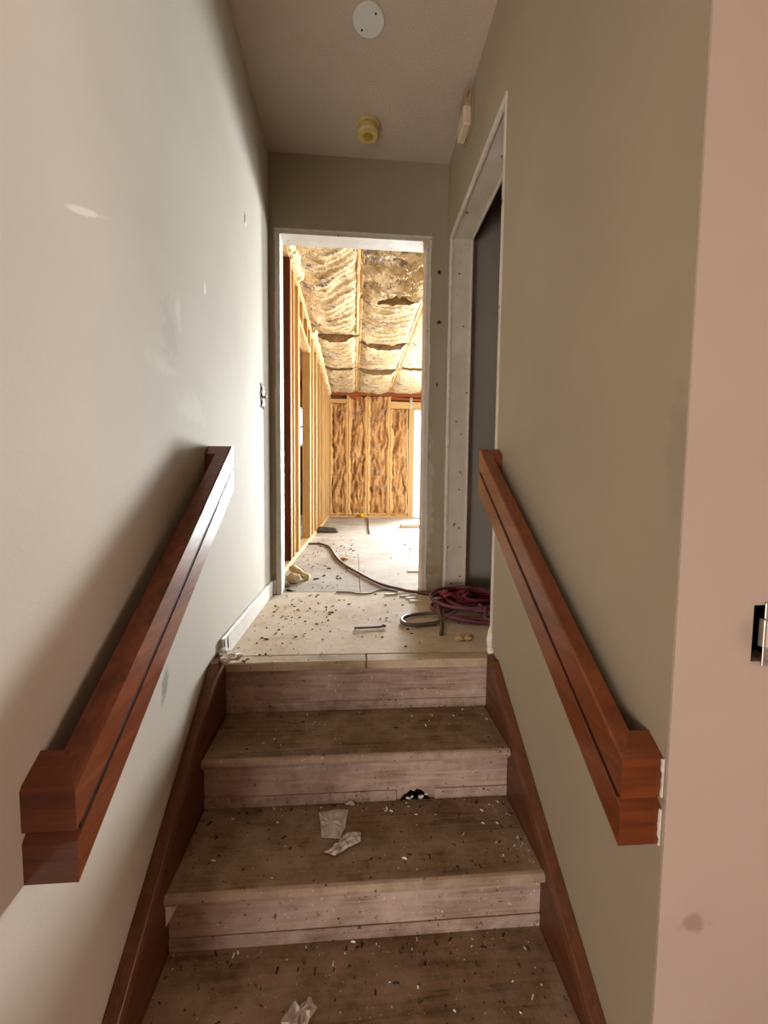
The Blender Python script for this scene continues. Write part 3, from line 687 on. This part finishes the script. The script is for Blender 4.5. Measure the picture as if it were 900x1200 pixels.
# white chips in the doorway
for i, (x, y, a, l, wd) in enumerate(((.219, 2.309, .1, .085, .022), (.293, 2.335, -.4, .07, .026), (.300, 2.275, .2, .075, .024), (.325, 2.225, .1, .07, .026), (.345, 2.165, -.3, .085, .026))):
    m = MB(); r6 = random.Random(i); ca, sa = math.cos(a), math.sin(a)
    pts = [(u*l/2, v*wd/2) for u, v in ((-1, -.5), (-.3, -1), (.6, -.8), (1, .1), (.4, .9), (-.7, 1))]
    m.prism([(x+ca*u-sa*v, y+sa*u+ca*v, .001) for u, v in pts], (0, 0, .007), .001)
    nm = ('leftmost', 'farthest', 'middle', 'fourth', 'nearest, largest')[i]
    tag(m.build('plaster_chip', M['chip_white'], None, (x, y, 0)), 'white broken plaster chip in the doorway, %s of the five' % nm, 'plaster', 'white plaster chips in the doorway')
# stick on the landing
m = MB(); m.tube([(.005, 1.752, .006), (.05, 1.750, .007), (.11, 1.756, .007), (.136, 1.762, .008)], .0048, 6); m.blob((.136, 1.763, .009), (.012, .010, .008), .5, 1, 3)
tag(m.build('wood_splinter', M['hose'], None, (.07, 1.755, 0)), 'thin brown wood splinter alone on the landing floor', 'splinter')
m = MB()
for k, (x, y) in enumerate(((.455, 1.615), (.475, 1.60), (.44, 1.60), (.49, 1.625))): m.blob((x, y, .010), (.016, .012, .010), .6, 2, k+4)
tag(m.build('crumpled_scrap', M['chip_tan'], None, (.465, 1.61, 0)), 'small crumpled tan scrap on the landing by the torn door edge', 'scrap')
# pieces inside the far room
def chunk(name, mat, c, r, seed, label, cat, amp=.4, sub=3, group=None):
    o = MB().blob((c[0], c[1], c[2]), r, amp, sub, seed, 1.6).build(name, mat, None, (c[0], c[1], 0), smooth=True); return tag(o, label, cat, group)
chunk('stone_chunk', M['pale_board'], (-.385, 2.60, .033), (.045, .04, .033), 2, 'pale rounded debris lump behind the left door jamb, nearer one', 'debris', .25)
m = MB(); m.tube([(-.43, 2.84, .05), (-.40, 2.78, .05), (-.35, 2.72, .035), (-.30, 2.69, .015)], .024, 8)
for v in m.bm.verts: v.co += Vector((.015*noise.noise(v.co*25), .015*noise.noise(v.co*25+Vector((5, 0, 0))), .008*noise.noise(v.co*30))); v.co.z = max(.001, v.co.z)
tag(m.build('twisted_paper', M['fluff'], None, (-.37, 2.75, 0), smooth=True), 'twisted pale paper scrap on the floor just inside the doorway', 'scrap')
m = MB(); m.grid(lambda u, v: (-.50+.29*u, 5.38+.14*v, .004+.075*math.sin(math.pi*min(1, v*1.1))**.6*(1-.35*u)*min(1, 8*u+.2)*min(1, 8*(1-u)+.1)+.012*abs(noise.noise(Vector((u*6, v*4, 1))))), 24, 12)
tag(m.build('dark_cloth', M['ragdk'], None, (-.35, 5.45, 0), smooth=True, solid=.006), 'dark grey rolled cloth on the floor at the foot of the partition', 'cloth')
tag(MB().box(.72, 1.9, 6.10, 6.24, .001, .05, .003).build('loose_board', M['pale_board'], None, (1.3, 6.2, 0)), 'pale loose board lying on the far floor toward the glazed door', 'board')
tag(MB().tube([(.262, 7.85, .010), (.255, 7.2, .010), (.235, 6.3, .010), (.205, 5.26, .010)], .010).build('dark_rod', M['hose'], None, (.24, 6.5, 0), smooth=True), 'straight dark rod lying on the far floor below the third bay', 'rod')
tag(MB().blob((.155, 7.99, .047), (.046, .046, .046), .08, 3, 1).build('yellow_ball', M['yellow'], None, (.155, 7.99, 0), smooth=True), 'small yellow-orange ball on the floor against the far stud wall', 'ball')
chunk('stone_chunk', M['chip_tan'], (-.08, 3.42, .012), (.03, .02, .012), 8, 'small tan crumb beside the trailing brown hose in the far room', 'debris')
tag(MB().box(.40, .72, 2.92, 2.96, .001, .008, .002).build('wood_strip', M['chip_tan'], None, (.5, 2.94, 0)), 'thin tan wood strip on the bright floor past the right jamb', 'wood strip')
# paper scraps on the steps
def scrap(name, pts, z, seed, label, h=.004):
    cx = sum(p[0] for p in pts)/len(pts); cy = sum(p[1] for p in pts)/len(pts); n = len(pts)
    m = MB(); rr = random.Random(seed); c = m.bm.verts.new((cx, cy, z+h*1.5)); rows = []
    for t in (.4, .75, 1):
        row = []
        for k in range(n*3):
            a = Vector(pts[k//3]+(0,)); b = Vector(pts[(k//3+1) % n]+(0,)); p = a.lerp(b, (k % 3)/3); p = Vector((cx, cy, 0)).lerp(p, t*(1+.04*(rr.random()-.5)))
            row.append(m.bm.verts.new((p.x, p.y, z+.003+h*rr.random()*(1.6 if t < 1 else .8))))
        rows.append(row)
    N = n*3
    for k in range(N):
        m.bm.faces.new((c, rows[0][k], rows[0][(k+1) % N]))
        for i in range(2): m.bm.faces.new((rows[i][k], rows[i+1][k], rows[i+1][(k+1) % N], rows[i][(k+1) % N]))
    tag(m.build(name, M['scrap'], None, (cx, cy, z), solid=.0012), label, 'paper scrap')
scrap('paper_scrap', [(-.100, 1.165), (-.06, 1.175), (-.012, 1.171), (-.020, 1.11), (-.034, 1.073), (-.085, 1.080), (-.093, 1.13)], Z3, 1, 'squarish torn paper scrap on the middle step, farther one')
scrap('paper_scrap', [(-.034, 1.070), (-.012, 1.086), (.026, 1.090), (.024, 1.062), (-.012, 1.040), (-.046, 1.019), (-.075, 1.034), (-.045, 1.045)], Z3, 2, 'crumpled torn paper scrap on the middle step, nearer the edge', .008)
scrap('paper_scrap', [(-.024, 1.195), (-.004, 1.200), (.010, 1.192), (-.004, 1.187)], Z3, 3, 'tiny curled paper sliver against the riser of the middle step', .006)
scrap('paper_scrap', [(-.150, .80), (-.13, .838), (-.108, .832), (-.09, .842), (-.075, .825), (-.095, .79), (-.12, .765)], Z4, 4, 'curled torn paper scrap on the lowest step at the bottom of the view', .014)
m = MB(); m.prism([(SX0+.001, .948, Z3-.002), (SX0+.030, .955, Z3-.004), (SX0+.026, .950, Z3-.035), (SX0+.004, .944, Z3-.075)], (0, -.004, 0))
m.build('torn_edge', M['plaster'], st)
# loose crumbs: nobody could count them
def crumbs(name, mat, n, seed, smin, smax, label, zones):
    r = random.Random(seed); m = MB()
    for k in range(n):
        x0, x1, y0, y1, z = zones[r.choices(range(len(zones)), [q[5] for q in zones])[0]][:5]
        x, y = r.uniform(x0, x1), r.uniform(y0, y1); s = smin+(smax-smin)*r.random()**2.5; a = r.random()*6.28
        l, wd, h = s*(1+1.4*r.random()), s*.7, s*(.35+.3*r.random()); ca, sa = math.cos(a), math.sin(a)
        vs = [m.bm.verts.new((x+ca*u*l-sa*v*wd, y+sa*u*l+ca*v*wd, z+q)) for u, v, q in ((-.5, -.4, 0), (.5, -.5, 0), (.4, .5, 0), (-.5, .4, 0), (-.2, -.1, h), (.3, .1, h*.8))]
        for f in ((0, 1, 5, 4), (1, 2, 5), (2, 3, 4, 5), (3, 0, 4)): m.bm.faces.new([vs[i] for i in f])
    tag(m.build(name, mat), label, 'debris', None, 'stuff')
ZT = [(SX0+.01, SX1-.01, Y2+.03, Y1, Z2+.0005, 1.0), (SX0+.01, SX1-.01, Y3+.03, Y2+.01, Z3+.0005, 1.3), (SX0+.01, SX1-.01, .76, Y3+.01, Z4+.0005, 1.0),
      (.40, SX1-.005, Y3+.03, Y2+.01, Z3+.0005, .6), (SX0+.01, SX1-.01, Y2-.02, Y2+.018, Z3+.0005, .8), (SX0+.01, SX1-.01, Y3-.02, Y3+.018, Z4+.0005, .6)]
ZL = [(XL+.03, XR-.01, Y1+.01, 2.34, .0005, 1.0), (XL+.03, -.1, Y1+.01, 2.34, .0005, .9)]
ZR = [(-.48, 1.2, 2.4, 5.5, .0005, 1), (-.48, .0, 2.4, 4.5, .0005, 1)]
crumbs('pale_crumbs', M['chip_white'], 190, 1, .0015, .007, 'pale plaster crumbs scattered over the steps', ZT)
crumbs('dark_crumbs', M['chip_dark'], 240, 2, .002, .008, 'dark crumbs and grit scattered over the steps', ZT)
crumbs('floor_crumbs', M['chip_dark'], 170, 3, .002, .011, 'dark debris specks scattered over the landing floor', ZL)
crumbs('tan_crumbs', M['chip_tan'], 120, 5, .002, .011, 'tan wood crumbs scattered over the landing floor', ZL)
crumbs('far_crumbs', M['chip_dark'], 190, 4, .004, .020, 'dark debris specks scattered over the floor of the gutted room', ZR)
